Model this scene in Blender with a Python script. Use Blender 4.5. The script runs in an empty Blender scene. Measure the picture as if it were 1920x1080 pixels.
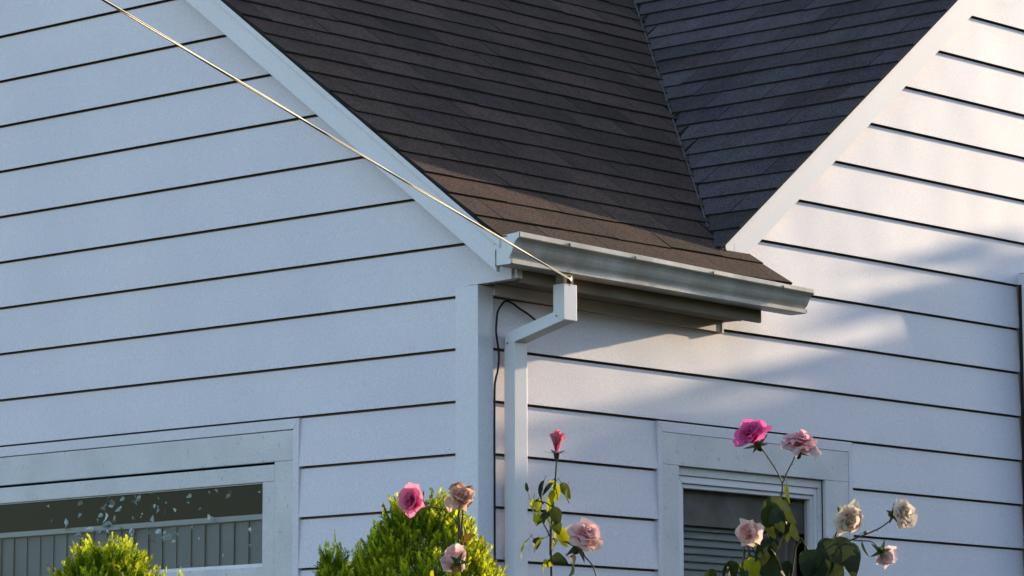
import bpy, math, random
from mathutils import Vector, Matrix, noise as mnoise
from math import radians, sin, cos, pi, sqrt
R = random.Random(7)
scene = bpy.context.scene
COL = scene.collection

# ------------------------------------------------------------------ camera
CAM = Vector((-9.72103, -8.95752, 1.60084))
FW = Vector((0.73506981, 0.66403678, 0.13684853))
RT = Vector((0.67058935, -0.74182482, -0.00241887))
UP = Vector((-0.09991142, -0.09354721, 0.99058903))
FPX = 6604.81
cd = bpy.data.cameras.new('camera'); cam = bpy.data.objects.new('camera', cd); COL.objects.link(cam)
cd.sensor_width = 36.0; cd.lens = 36.0 * FPX / 1920.0; cd.clip_start = 0.1; cd.clip_end = 2000
m = Matrix((RT, UP, -FW)).transposed().to_4x4(); m.translation = CAM
cam.matrix_world = m
scene.camera = cam

# ------------------------------------------------------------------ light
SUN = Vector((1.0, -0.115, 0.222)).normalized()
w = bpy.data.worlds.new("World"); scene.world = w; w.use_nodes = True
nt = w.node_tree; bg = nt.nodes['Background']
sky = nt.nodes.new('ShaderNodeTexSky'); sky.sky_type = 'NISHITA'; sky.sun_disc = False
sky.sun_elevation = math.asin(SUN.z); sky.sun_rotation = math.atan2(SUN.x, SUN.y)
sky.air_density = 1.0; sky.dust_density = 0.5; sky.ozone_density = 1.3
nt.links.new(sky.outputs[0], bg.inputs[0]); bg.inputs[1].default_value = 0.15
sd = bpy.data.lights.new('sun', 'SUN'); so = bpy.data.objects.new('sun', sd); COL.objects.link(so)
sd.energy = 2.6; sd.angle = radians(0.5); sd.color = (1.0, 0.80, 0.54)
so.rotation_euler = (-SUN).to_track_quat('-Z', 'Y').to_euler(); so.location = SUN * 40
vs = scene.view_settings
scene.display_settings.display_device = 'sRGB'
vs.view_transform = 'Standard'; vs.look = 'None'; vs.gamma = 1.0; vs.exposure = 1.48; vs.use_curve_mapping = False

# ------------------------------------------------------------------ material helpers
def mat(name, color, rough=0.6, spec=0.4, var=None, vscale=6.0, bump=0.0, bscale=200.0, attr=False, wav=None,
        translucent=0.0, stretch=None, metal=0.0, bdist=0.002, speck=None):
    """procedural principled material: base colour varied by noise, optional bump, translucency, tint attribute"""
    M = bpy.data.materials.new(name); M.use_nodes = True
    n = M.node_tree.nodes; l = M.node_tree.links
    out = n['Material Output']; p = n['Principled BSDF']
    p.inputs['Roughness'].default_value = rough; p.inputs['Specular IOR Level'].default_value = spec
    p.inputs['Metallic'].default_value = metal
    tc = n.new('ShaderNodeTexCoord'); src = tc.outputs['Object']
    if stretch:
        mp = n.new('ShaderNodeMapping'); mp.inputs['Scale'].default_value = stretch
        l.new(src, mp.inputs[0]); src = mp.outputs[0]
    rgb = n.new('ShaderNodeRGB'); rgb.outputs[0].default_value = (*color, 1); cur = rgb.outputs[0]
    if attr:
        a = n.new('ShaderNodeAttribute'); a.attribute_name = 'tint'
        mx = n.new('ShaderNodeMix'); mx.data_type = 'RGBA'; mx.blend_type = 'MULTIPLY'; mx.inputs[0].default_value = 1
        l.new(cur, mx.inputs[6]); l.new(a.outputs['Color'], mx.inputs[7]); cur = mx.outputs[2]
    for v in ([] if var is None else (var if isinstance(var, list) else [(var, vscale)])):
        col2, sc = v
        nz = n.new('ShaderNodeTexNoise'); nz.inputs['Scale'].default_value = sc; nz.inputs['Detail'].default_value = 5
        l.new(src, nz.inputs['Vector'])
        cr = n.new('ShaderNodeValToRGB'); cr.color_ramp.elements[0].position = 0.35; cr.color_ramp.elements[1].position = 0.68
        cr.color_ramp.elements[0].color = (*col2, 1); cr.color_ramp.elements[1].color = (1, 1, 1, 1)
        l.new(nz.outputs['Fac'], cr.inputs[0])
        mx = n.new('ShaderNodeMix'); mx.data_type = 'RGBA'; mx.blend_type = 'MULTIPLY'; mx.inputs[0].default_value = 1
        l.new(cur, mx.inputs[6]); l.new(cr.outputs[0], mx.inputs[7]); cur = mx.outputs[2]
    if speck:                     # (colour, scale, threshold): sparse chips and flakes with shapes of their own
        c2, sc, th = speck
        nz = n.new('ShaderNodeTexNoise'); nz.inputs['Scale'].default_value = sc; nz.inputs['Detail'].default_value = 8
        nz.inputs['Roughness'].default_value = 0.7
        l.new(src, nz.inputs['Vector'])
        cr = n.new('ShaderNodeValToRGB'); cr.color_ramp.elements[0].position = th; cr.color_ramp.elements[1].position = th + 0.04
        l.new(nz.outputs['Fac'], cr.inputs[0])
        mx = n.new('ShaderNodeMix'); mx.data_type = 'RGBA'
        l.new(cr.outputs[0], mx.inputs[0]); l.new(cur, mx.inputs[6]); mx.inputs[7].default_value = (*c2, 1); cur = mx.outputs[2]
    l.new(cur, p.inputs['Base Color'])
    if bump:
        nz = n.new('ShaderNodeTexNoise'); nz.inputs['Scale'].default_value = bscale; nz.inputs['Detail'].default_value = 6
        l.new(src, nz.inputs['Vector'])
        b = n.new('ShaderNodeBump'); b.inputs['Strength'].default_value = bump; b.inputs['Distance'].default_value = bdist
        l.new(nz.outputs['Fac'], b.inputs['Height']); l.new(b.outputs[0], p.inputs['Normal'])
        if wav:                   # slow waviness of long boards: (scale, distance)
            n2 = n.new('ShaderNodeTexNoise'); n2.inputs['Scale'].default_value = wav[0]; n2.inputs['Detail'].default_value = 1
            l.new(src, n2.inputs['Vector']); b2 = n.new('ShaderNodeBump'); b2.inputs['Strength'].default_value = 1; b2.inputs['Distance'].default_value = wav[1]
            l.new(n2.outputs['Fac'], b2.inputs['Height']); l.new(b2.outputs[0], b.inputs['Normal'])
    if translucent:
        t = n.new('ShaderNodeBsdfTranslucent'); l.new(cur, t.inputs['Color'])
        ms = n.new('ShaderNodeMixShader'); ms.inputs[0].default_value = translucent
        l.new(p.outputs[0], ms.inputs[1]); l.new(t.outputs[0], ms.inputs[2]); l.new(ms.outputs[0], out.inputs[0])
    return M

MAT = {}
MAT['siding'] = mat('siding_paint', (0.80, 0.715, 0.76), 0.5, 0.35, wav=(2.2, 0.006), var=[((0.93, 0.93, 0.95), 1.7), ((0.83, 0.83, 0.84), 150.0)], bump=0.25, bscale=260, bdist=0.0015)
MAT['felt'] = mat('building_felt', (0.24, 0.165, 0.12), 0.9, 0.1)  # dark tone deepens the shadow lines in the gaps under the laps
MAT['trim'] = mat('trim_paint', (0.80, 0.74, 0.77), 0.45, 0.4, var=[((0.94, 0.94, 0.95), 2.5), ((0.86, 0.86, 0.87), 160.0)], bump=0.15, bscale=180, bdist=0.001)
MAT['casing'] = mat('weathered_casing_paint', (0.76, 0.69, 0.70), 0.6, 0.3, var=[((0.86, 0.87, 0.86), 5.0), ((0.88, 0.88, 0.88), 120.0)],
                    bump=0.5, bscale=60, bdist=0.002, speck=((0.5, 0.47, 0.44), 32.0, 0.60))
MAT['gutter'] = mat('gutter_metal', (0.64, 0.575, 0.535), 0.42, 0.5, var=[((0.7, 0.66, 0.6), 5.0), ((0.85, 0.83, 0.8), 90.0)], stretch=(1.6, 1, .6),
                    speck=((0.25, 0.19, 0.13), 30.0, 0.73))
MAT['pipe'] = mat('downspout_metal', (0.78, 0.72, 0.735), 0.4, 0.5, var=[((0.9, 0.91, 0.92), 6.0), ((0.92, 0.92, 0.92), 150.0)],
                  speck=((0.16, 0.13, 0.11), 75.0, 0.735))
MAT['soffit'] = mat('soffit_paint', (0.25, 0.20, 0.15), 0.7, 0.2, var=[((0.75, 0.7, 0.62), 5.0)], bump=0.2, bscale=50)  # brown darkened so the colour deepens the shade under the eave
MAT['rust'] = mat('rusty_edge', (0.35, 0.22, 0.13), 0.8, 0.2, var=[((0.3, 0.28, 0.26), 40.0)])
MAT['shingle'] = mat('shingle_granules', (0.138, 0.077, 0.053), 0.92, 0.15, attr=True,
                     var=[((0.22, 0.22, 0.24), 130.0), ((0.72, 0.72, 0.74), 2.2), ((0.8, 0.78, 0.78), 14.0)], bump=0.8, bscale=300, bdist=0.003)
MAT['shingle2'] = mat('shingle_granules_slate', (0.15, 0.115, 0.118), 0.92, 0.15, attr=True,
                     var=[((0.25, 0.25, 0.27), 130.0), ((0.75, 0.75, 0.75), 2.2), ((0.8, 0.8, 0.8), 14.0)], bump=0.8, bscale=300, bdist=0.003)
MAT['deck'] = mat('roof_deck_edge', (0.03, 0.026, 0.024), 0.9, 0.1)
MAT['flash'] = mat('valley_flashing', (0.13, 0.125, 0.12), 0.75, 0.3, var=[((0.2, 0.2, 0.2), 90.0)])
MAT['wood'] = mat('raw_wood', (0.42, 0.26, 0.12), 0.8, 0.2, var=[((0.7, 0.65, 0.6), 60.0)])
MAT['cable'] = mat('black_cable', (0.012, 0.011, 0.011), 0.5, 0.3)
MAT['wire'] = mat('service_wire_aluminium', (0.42, 0.34, 0.24), 0.5, 0.5, metal=0.3)
MAT['wire_dark'] = mat('service_wire_jacket', (0.05, 0.04, 0.03), 0.45, 0.5)
MAT['blind'] = mat('blind_fabric', (0.21, 0.225, 0.235), 0.7, 0.2, var=[((0.8, 0.8, 0.82), 4.0)])
MAT['blind_dark'] = mat('venetian_slats', (0.2, 0.215, 0.2), 0.5, 0.4, var=[((0.85, 0.85, 0.85), 3.0)])
MAT['rail'] = mat('blind_rail', (0.36, 0.37, 0.38), 0.5, 0.4)
MAT['curtain'] = mat('curtain_cloth', (0.27, 0.235, 0.215), 0.9, 0.1, var=[((0.7, 0.65, 0.6), 9.0)])
MAT['plantleaf'] = mat('pale_houseplant_leaf', (0.7, 0.78, 0.76), 0.5, 0.4, attr=True, translucent=0.25)  # pale tone stands in for bright reflections in the pane
MAT['room'] = mat('room_plaster', (0.3, 0.19, 0.14), 0.9, 0.1)
MAT['roseleaf'] = mat('rose_leaf', (0.048, 0.058, 0.02), 0.55, 0.3, attr=True, translucent=0.55, var=[((0.7, 0.75, 0.6), 45.0)], bump=0.3, bscale=90)
MAT['stem'] = mat('rose_stem', (0.09, 0.062, 0.035), 0.6, 0.3, var=[((0.6, 0.55, 0.5), 40.0)])
MAT['stemg'] = mat('rose_stem_green', (0.065, 0.085, 0.028), 0.6, 0.3, var=[((0.7, 0.5, 0.5), 30.0)])
MAT['sepal'] = mat('rose_sepal', (0.05, 0.075, 0.022), 0.6, 0.3, translucent=0.25)
MAT['petal'] = mat('rose_petal', (1, 1, 1), 0.6, 0.25, attr=True, translucent=0.5, var=[((0.9, 0.82, 0.84), 70.0)], bump=0.2, bscale=120)
MAT['thuja'] = mat('arborvitae_scale_leaf', (0.50, 0.60, 0.03), 0.6, 0.25, attr=True, translucent=0.66)
MAT['bark'] = mat('bark', (0.085, 0.055, 0.035), 0.9, 0.1, var=[((0.5, 0.5, 0.5), 20.0)], bump=0.8, bscale=40)
MAT['treeleaf'] = mat('tree_leaf', (0.05, 0.075, 0.02), 0.6, 0.3, attr=True, translucent=0.3)
MAT['soil'] = mat('lawn_ground', (0.05, 0.06, 0.025), 0.95, 0.1, var=[((0.55, 0.5, 0.45), 0.6), ((0.6, 0.6, 0.55), 15.0)], bump=0.6, bscale=30, bdist=0.02)

def glass_mat():
    M = bpy.data.materials.new('window_glass'); M.use_nodes = True
    n = M.node_tree.nodes; l = M.node_tree.links; n.remove(n['Principled BSDF'])
    t = n.new('ShaderNodeBsdfTransparent'); t.inputs[0].default_value = (0.9, 0.9, 0.9, 1)
    g = n.new('ShaderNodeBsdfGlossy'); g.inputs['Roughness'].default_value = 0.01
    f = n.new('ShaderNodeFresnel'); f.inputs[0].default_value = 1.26
    ms = n.new('ShaderNodeMixShader'); ge = n.new('ShaderNodeNewGeometry'); mm = n.new('ShaderNodeMath'); mm.operation = 'SUBTRACT'; mm.inputs[0].default_value = 1
    l.new(ge.outputs['Backfacing'], mm.inputs[1]); m2 = n.new('ShaderNodeMath'); m2.operation = 'MULTIPLY'
    l.new(f.outputs[0], m2.inputs[0]); l.new(mm.outputs[0], m2.inputs[1]); l.new(m2.outputs[0], ms.inputs[0]); l.new(t.outputs[0], ms.inputs[1]); l.new(g.outputs[0], ms.inputs[2])
    l.new(ms.outputs[0], n['Material Output'].inputs[0]); return M
MAT['glass'] = glass_mat()

# ------------------------------------------------------------------ mesh builder
class MB:
    def __init__(s): s.v = []; s.f = []; s.mi = []; s.t = []; s.mats = []
    def m(s, key):
        if key not in s.mats: s.mats.append(key)
        return s.mats.index(key)
    def face(s, pts, key, tint=(1, 1, 1)):
        b = len(s.v); s.v += [tuple(p) for p in pts]; s.f.append(tuple(range(b, b + len(pts)))); s.mi.append(s.m(key)); s.t.append(tint)
    def grid(s, rows, key, tint=(1, 1, 1), tints=None, closed=False):
        """rows: list of equal-length point lists, shared verts"""
        b = len(s.v); nr = len(rows); nc = len(rows[0])
        for r in rows: s.v += [tuple(p) for p in r]
        mi = s.m(key)
        for i in range(nr - 1):
            for j in range(nc if closed else nc - 1):
                j2 = (j + 1) % nc
                s.f.append((b + i * nc + j, b + i * nc + j2, b + (i + 1) * nc + j2, b + (i + 1) * nc + j)); s.mi.append(mi)
                s.t.append(tints[i] if tints else tint)
    def hexa(s, c, key, tint=(1, 1, 1)):
        """8 corners: bottom 0-3 (ccw), top 4-7"""
        b = len(s.v); s.v += [tuple(p) for p in c]; mi = s.m(key)
        for q in ((3, 2, 1, 0), (4, 5, 6, 7), (0, 1, 5, 4), (1, 2, 6, 5), (2, 3, 7, 6), (3, 0, 4, 7)):
            s.f.append(tuple(b + i for i in q)); s.mi.append(mi); s.t.append(tint)
    def box(s, x0, x1, y0, y1, z0, z1, key, tint=(1, 1, 1)):
        s.hexa([(x0, y0, z0), (x1, y0, z0), (x1, y1, z0), (x0, y1, z0), (x0, y0, z1), (x1, y0, z1), (x1, y1, z1), (x0, y1, z1)], key, tint)
    def prism(s, prof, a, b, key, axis='x', tint=(1, 1, 1), caps=True):
        """profile (u,z) swept along an axis from a to b; u is y for axis x and x for axis y"""
        P = (lambda t, u, z: (t, u, z)) if axis == 'x' else (lambda t, u, z: (u, t, z))
        r0 = [P(a, u, z) for u, z in prof]; r1 = [P(b, u, z) for u, z in prof]
        s.grid([r0, r1], key, tint, closed=True)
        if caps: s.face(r0[::-1], key, tint); s.face(r1, key, tint)
    def tube(s, pts, rad, key, n=6, tint=(1, 1, 1)):
        pts = [Vector(p) for p in pts]; rows = []
        if not hasattr(rad, '__len__'): rad = [rad] * len(pts)
        ref = Vector((0.31, 0.22, 0.93))
        for i, p in enumerate(pts):
            d = (pts[min(i + 1, len(pts) - 1)] - pts[max(i - 1, 0)]).normalized()
            a = d.cross(ref); a = a.normalized() if a.length > 1e-4 else d.orthogonal().normalized(); b = d.cross(a)
            rows.append([p + (a * cos(2 * pi * k / n) + b * sin(2 * pi * k / n)) * rad[i] for k in range(n)])
        s.grid(rows, key, tint, closed=True); s.face(rows[0][::-1], key, tint); s.face(rows[-1], key, tint)
    def build(s, name, parent=None, smooth=False, bevel=0.0, origin=None):
        me = bpy.data.meshes.new(name)
        o0 = Vector(origin) if origin is not None else Vector((0, 0, 0))
        me.from_pydata([tuple(Vector(p) - o0) for p in s.v], [], s.f)
        for k in s.mats: me.materials.append(MAT[k])
        me.polygons.foreach_set('material_index', s.mi)
        if smooth: me.polygons.foreach_set('use_smooth', [True] * len(s.f))
        ca = me.color_attributes.new('tint', 'FLOAT_COLOR', 'CORNER'); buf = []
        for f, t in zip(s.f, s.t): buf += [t[0], t[1], t[2], 1.0] * len(f)
        ca.data.foreach_set('color', buf)
        me.update()
        o = bpy.data.objects.new(name, me); COL.objects.link(o); o.location = o0
        if parent is not None:
            o.parent = parent
            off = Vector((0, 0, 0)); q = parent
            while q is not None: off += q.location; q = q.parent
            o.location = o0 - off
        if bevel:
            md = o.modifiers.new('bevel', 'BEVEL'); md.width = bevel; md.segments = 2; md.limit_method = 'ANGLE'
        return o

def tag(o, label=None, cat=None, group=None, kind=None):
    if label: o['label'] = label
    if cat: o['category'] = cat
    if group: o['group'] = group
    if kind: o['kind'] = kind
    return o
def thing(name, loc, label, cat, group=None):
    o = bpy.data.objects.new(name, None); o.location = loc; o.empty_display_size = 0.2; COL.objects.link(o)
    return tag(o, label, cat, group)
def at(px, py, d):
    """point at depth d (metres) seen at a spot of the 1920x1080 photograph"""
    return CAM + d * (FW + RT * ((px - 960) / FPX) - UP * ((py - 540) / FPX))

# ------------------------------------------------------------------ ground
g = MB(); g.face([(-300, -300, 0), (300, -300, 0), (300, 300, 0), (-300, 300, 0)], 'soil')
tag(g.build('ground'), kind='structure', label='lawn and soil around the house', cat='ground')

# ------------------------------------------------------------------ house
house = thing('house', (0, 0, 0), 'white lap sided house with dark shingled cross gable roof and white gutter', 'house')
EXP = 0.2
def out_at(z):                       # how far a board's face stands proud of the sheathing at height z
    t = (z / EXP) % 1.0
    return 0.0175 - 0.0125 * t
zA = lambda y: 3.754 + 0.75 * y      # main roof plane
zB = lambda x: 2.6502 + 0.7677 * x   # cross roof plane
XR_RIDGE = 4.6
YA_RIDGE = 4.0

def siding(name, P, u_lo, u_hi, limits, holes, zmax, corner=None, joints=()):
    """P(u, out, z) places a point; limits(z) -> (lo, hi); holes: (u0, u1, z0, z1)"""
    b = MB(); k = 0
    while k * EXP < zmax:
        z0 = k * EXP; z1 = z0 + EXP; zb = z0 + 0.0046; zt = z1 - 0.0046
        spans = [(u_lo, u_hi)]
        for h in holes:
            if z0 + 0.1 > h[2] and z0 + 0.1 < h[3]:
                ns = []
                for a, c in spans:
                    if h[0] > a and h[1] < c: ns += [(a, h[0]), (h[1], c)]
                    else: ns.append((a, c))
                spans = ns
        for j in joints:
            if j[0] == k:
                ns = []
                for a, c in spans: ns += [(a, j[1]), (j[1] + 0.0015, c)] if a < j[1] < c else [(a, c)]
                spans = ns
        for si, (a, c) in enumerate(spans):
            la, ha = limits(zb); lb, hb = limits(z1)
            a0, c0, a1, c1 = max(a, la), min(c, ha), max(a, lb), min(c, hb)
            if a0 >= c0: continue
            if a1 >= c1: a1 = c1 = (a1 + c1) / 2
            e = 0.0012 * (si % 2) if joints else 0
            ob, ot = 0.0175 + e, 0.005 + e
            n = max(1, int((c0 - a0) / 0.5))
            for q in range(n):
                f0 = q / n; f1 = (q + 1) / n
                A0, C0, A1, C1 = a0 + (c0 - a0) * f0, a0 + (c0 - a0) * f1, a1 + (c1 - a1) * f0, a1 + (c1 - a1) * f1
                b.face([P(A0, ob, zb), P(C0, ob, zb), P(C1, ot, zt), P(A1, ot, zt)], 'siding')
                b.face([P(A0, ob, zb), P(A0, ob - 0.004, zb), P(C0, ob - 0.004, zb), P(C0, ob, zb)], 'siding')
                b.face([P(A0, ob - 0.004, zb), P(A0, ob - 0.004, zb + 0.06), P(C0, ob - 0.004, zb + 0.06), P(C0, ob - 0.004, zb)], 'felt')
                b.face([P(A1, ot, zt), P(C1, ot, zt), P(C1, -0.006, zt), P(A1, -0.006, zt)], 'felt')
                b.face([P(A0, -0.006, z0), P(C0, -0.006, z0), P(C1, -0.006, z1), P(A1, -0.006, z1)], 'felt')
                b.face([P(A0, -0.12, z0), P(A1, -0.12, z1), P(C1, -0.12, z1), P(C0, -0.12, z0)], 'room')
            for (u, v) in ((a0, a1), (c0, c1)):
                b.face([P(u, ob, zb), P(v, ot, zt), P(v, -0.006, zt), P(u, -0.006, zb)], 'siding')
        k += 1
    return b.build(name, house)

PL = lambda u, o, z: (-o, u, z)          # gable end wall, faces -x
PR = lambda u, o, z: (u, -o, z)          # long wall, faces -y
YB = 2 * YA_RIDGE + 0.0
def limL(z): return ((z - 3.70) / 0.75 if z > 3.595 else 0.096, YB - ((z - 3.70) / 0.75 if z > 3.44 else 0.0))
def limR(z): return (max(1.41, (z - 2.60) / 0.7677) if z > 3.595 else 0.0, 2 * XR_RIDGE - ((z - 2.60) / 0.7677 if z > 3.74 else 0.0))
WL = (0.942, 3.6, 1.6, 3.0); WR = (1.039, 2.332, 1.6, 3.0)
siding('siding_wall', PL, -0.3, YB, limL, [WL], 6.7)
siding('siding_wall', PR, 0.066, 7.8, limR, [WR], 6.1, joints=((12, 5.1), (17, 4.6)))
b = MB(); b.box(0.0, 1.6, 0.03, 0.06, 3.45, 3.72, 'felt'); b.build('sheathing', house)
b = MB()                                   # the two walls nobody sees, plus the room behind the windows
b.box(7.8, 7.9, 0.0, 8.0, 0, 4.2, 'siding'); b.box(0.0, 7.8, 8.0, 8.1, 0, 3.75, 'siding')
b.build('rear_wall', house)
b = MB(); b.box(0.13, 7.7, 0.13, 7.9, 0.05, 0.06, 'room'); b.box(0.13, 7.7, 0.13, 7.9, 3.3, 3.31, 'room')
b.box(3.2, 3.22, 0.13, 7.9, 0.06, 3.3, 'room'); b.box(0.13, 3.2, 3.9, 3.92, 0.06, 3.3, 'room')
b.build('room_lining', house)

# corner board, L section
b = MB(); b.prism([(-0.021, -0.021), (0.066, -0.021), (0.066, 0.001), (0.001, 0.001), (0.001, 0.096), (-0.021, 0.096)], 0.0, 3.436, 'trim', 'x')
b.v = [(u, z, t) for (t, u, z) in b.v]
b.build('corner_board', house, bevel=0.0025)

# boxed eave return: siding runs out past the corner to the fascia
b = MB()
oL = lambda z: out_at(z) + 0.0005
pts = [(0.097, 3.437), (-0.186, 3.443), (-0.186, 3.52), (-0.15, 3.585), (0.097, 3.585)]
fr = [(-oL(z), y, z) for y, z in pts]; bk = [(0.02, y, z) for y, z in pts]
b.face(fr, 'siding'); b.face(bk[::-1], 'siding'); b.grid([fr, bk], 'siding', closed=True)
b.build('eave_return', house)

# eave: soffit and fascia; the whole eave sags slightly to the right
sag = lambda x: -0.0115 * x
b = MB()
def slab(x0, x1, y0, y1, z0, z1, key):
    b.hexa([(x0, y0, z0 + sag(x0)), (x1, y0, z0 + sag(x1)), (x1, y1, z0 + sag(x1)), (x0, y1, z0 + sag(x0)),
            (x0, y0, z1 + sag(x0)), (x1, y0, z1 + sag(x1)), (x1, y1, z1 + sag(x1)), (x0, y1, z1 + sag(x0))], key)
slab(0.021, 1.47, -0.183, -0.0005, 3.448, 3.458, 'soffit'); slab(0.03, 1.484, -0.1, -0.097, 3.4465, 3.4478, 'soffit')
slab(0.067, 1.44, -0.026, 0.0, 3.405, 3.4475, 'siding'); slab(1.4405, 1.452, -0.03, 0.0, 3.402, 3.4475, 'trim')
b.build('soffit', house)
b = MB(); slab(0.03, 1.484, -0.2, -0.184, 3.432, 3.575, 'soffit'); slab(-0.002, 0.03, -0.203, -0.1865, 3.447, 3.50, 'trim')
b.build('fascia_board', house, bevel=0.002)

# rake boards ----------------------------------------------------------
def rake_main(b, xf, xb, top, h, y0, y1, key):
    z = lambda y: 3.60 + 0.75 * (y + 0.205) + top
    b.hexa([(xf, y0, z(y0) - h), (xb, y0, z(y0) - h), (xb, y1, z(y1) - h), (xf, y1, z(y1) - h),
            (xf, y0, z(y0)), (xb, y0, z(y0)), (xb, y1, z(y1)), (xf, y1, z(y1))], key)
b = MB(); rake_main(b, -0.12, -0.098, -0.006, 0.137, -0.205, YA_RIDGE, 'trim'); rb = b.build('rake_board', house, bevel=0.003)
b = MB(); rake_main(b, -0.129, -0.1202, -0.006, 0.030, -0.23, YA_RIDGE, 'trim'); rake_main(b, -0.1225, -0.1202, -0.034, 0.012, -0.2, YA_RIDGE, 'trim'); b.build('drip_edge', rb, bevel=0.002)
b = MB(); rake_main(b, -0.0975, 0.0, -0.05, 0.012, -0.18, YA_RIDGE, 'trim'); b.build('rake_soffit', house)
def rake_cross(b, yf, yb, top, h, x0, x1, key, nose=False):
    z = lambda x: 3.744 + 0.7677 * (x - 1.425) + top
    if nose:
        n = 6; lo = []
        for i in range(n + 1):          # rounded nose at the foot
            a = pi / 2 + pi * i / n
            lo.append((x0 + h * 0.36 * cos(a) + h * 0.1, z(x0) - h / 2 + h * 0.5 * sin(a)))
        prof = lo + [(x1, z(x1) - h), (x1, z(x1))]
    else: prof = [(x0, z(x0)), (x0, z(x0) - h), (x1, z(x1) - h), (x1, z(x1))]
    f0 = [(x, yf, zz) for x, zz in prof]; f1 = [(x, yb, zz) for x, zz in prof]
    b.face(f0, key); b.face(f1[::-1], key); b.grid([f0, f1], key, closed=True)
b = MB(); rake_cross(b, -0.05, -0.012, -0.006, 0.142, 1.50, XR_RIDGE, 'trim', nose=False); rb = b.build('rake_board', house, bevel=0.003)
b = MB(); rake_cross(b, -0.062, -0.0505, 0.002, 0.036, 1.438, XR_RIDGE, 'trim', nose=True); b.build('drip_edge', rb, bevel=0.002)
b = MB()
f = [(1.428, 3.742), (1.418, 3.722), (1.428, 3.698), (1.45, 3.684), (1.502, 3.667), (1.502, 3.79)]
f0 = [(x, -0.05, z) for x, z in f]; f1 = [(x, -0.012, z) for x, z in f]
b.face(f0, 'trim'); b.face(f1[::-1], 'trim'); b.grid([f0, f1], 'trim', closed=True); b.build('rake_nose', rb, bevel=0.002)
b = MB()                                  # the far rake of the cross gable
z = lambda x: 3.744 + 0.7735 * (7.775 - x)
b.hexa([(XR_RIDGE, -0.05, z(XR_RIDGE) - .148), (7.9, -0.05, z(7.9) - .148), (7.9, -0.012, z(7.9) - .148), (XR_RIDGE, -0.012, z(XR_RIDGE) - .148),
        (XR_RIDGE, -0.05, z(XR_RIDGE) - .006), (7.9, -0.05, z(7.9) - .006), (7.9, -0.012, z(7.9) - .006), (XR_RIDGE, -0.012, z(XR_RIDGE) - .006)], 'trim')
b.build('rake_board', house)

# roofs: courses of three-tab shingles ----------------------------------
valley_x = lambda y: 1.389 + (y + 0.05) / 1.0236
valley_y = lambda x: -0.05 + (x - 1.389) * 1.0236
def tint(r, base=(1, 1, 1), amp=0.16):
    k = 1 + r.uniform(-amp, amp); return tuple(c * k * (1 + r.uniform(-0.03, 0.03)) for c in base)
def shingle(b, Q, u0, u1, u0b, u1b, s0, s1, tn, key, lift):
    """one tab; Q(u, s, up) on the roof: u along the course, s up the slope; butt edge lifted"""
    c = [Q(u0, s0, 0), Q(u1, s0, 0), Q(u1b, s1, 0), Q(u0b, s1, 0), Q(u0, s0, lift), Q(u1, s0, lift), Q(u1b, s1, 0.0018), Q(u0b, s1, 0.0018)]
    n0 = len(b.f); b.hexa(c, key, tn); di = b.m('deck')
    b.mi[n0 + 2] = di; b.mi[n0 + 3] = di; b.mi[n0 + 5] = di      # raw asphalt edges

rA = random.Random(3)
b = MB()
nA = Vector((0, -0.6, 0.8))
QA = lambda u, s, up: (u, s + nA.y * up, zA(s) + nA.z * up)
EA = 0.1275
k = 0; s0 = -0.231
while s0 < YA_RIDGE:
    s1 = s0 + EA
    off = ((k * 0.5) % 1) * 0.333 + rA.uniform(-0.015, 0.015); u = -0.135 - off - 0.333
    wav = rA.uniform(-0.003, 0.003)
    while u < 7:
        wdt = 0.333 + rA.uniform(-0.004, 0.004)
        gap = 0.004 if rA.random() < 0.8 else 0.0008
        a, c = u + gap / 2, u + wdt - gap / 2; u += wdt
        sj = s0 + wav + rA.uniform(-0.004, 0.004)
        lim0 = valley_x(s0) + 0.012 if s0 > -0.06 else 1.598 + (0.05 * ((-0.03 - s0) / 0.2))
        lim1 = valley_x(s1) + 0.012 if s0 > -0.06 else 1.598 + (0.05 * ((-0.03 - s1) / 0.2))
        a0 = a1 = max(a, -0.135); c0, c1 = min(c, lim0), min(c, lim1)
        if c0 - a0 < 0.01 and c1 - a1 < 0.01: continue
        c0 = max(c0, a0); c1 = max(c1, a1)
        if c1 - a1 < 0.001 or c0 - a0 < 0.001: pass
        tn = tint(rA, amp=0.24)
        if rA.random() < 0.05: tn = tuple(v * 0.78 for v in tn)
        shingle(b, QA, a0, c0, a1, c1, sj, s1 + 0.03, tn, 'shingle', 0.0105 + rA.uniform(-0.001, 0.0025))
    # the course starter line under the joints keeps the deck from showing
    s0 = s1; k += 1
# deck below
def deckA(x0, y0, x1, y1):
    b.face([(x0, y0, zA(y0) - 0.001), (x1, y0, zA(y0) - 0.001), (x1, y1, zA(y1) - 0.001), (x0, y1, zA(y1) - 0.001)], 'deck')
deckA(-0.132, -0.226, 1.62, -0.02)
b.face([(-0.132, -0.02, zA(-0.02) - 0.001), (valley_x(-0.02), -0.02, zA(-0.02) - 0.001), (valley_x(YA_RIDGE), YA_RIDGE, zA(YA_RIDGE) - 0.001), (-0.132, YA_RIDGE, zA(YA_RIDGE) - 0.001)], 'deck')
low = lambda y: zA(y) - 0.011
b.face([(-0.13, -0.2, low(-0.2)), (-0.13, YA_RIDGE, low(YA_RIDGE)), (valley_x(YA_RIDGE), YA_RIDGE, low(YA_RIDGE)), (1.6, -0.02, low(-0.02)), (1.6, -0.2, low(-0.2))], 'deck')
b.face([(-0.132, -0.226, zA(-0.226) - .001), (-0.132, YA_RIDGE, zA(YA_RIDGE) - .001), (-0.13, YA_RIDGE, low(YA_RIDGE)), (-0.13, -0.2, low(-0.2))], 'deck')
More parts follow.
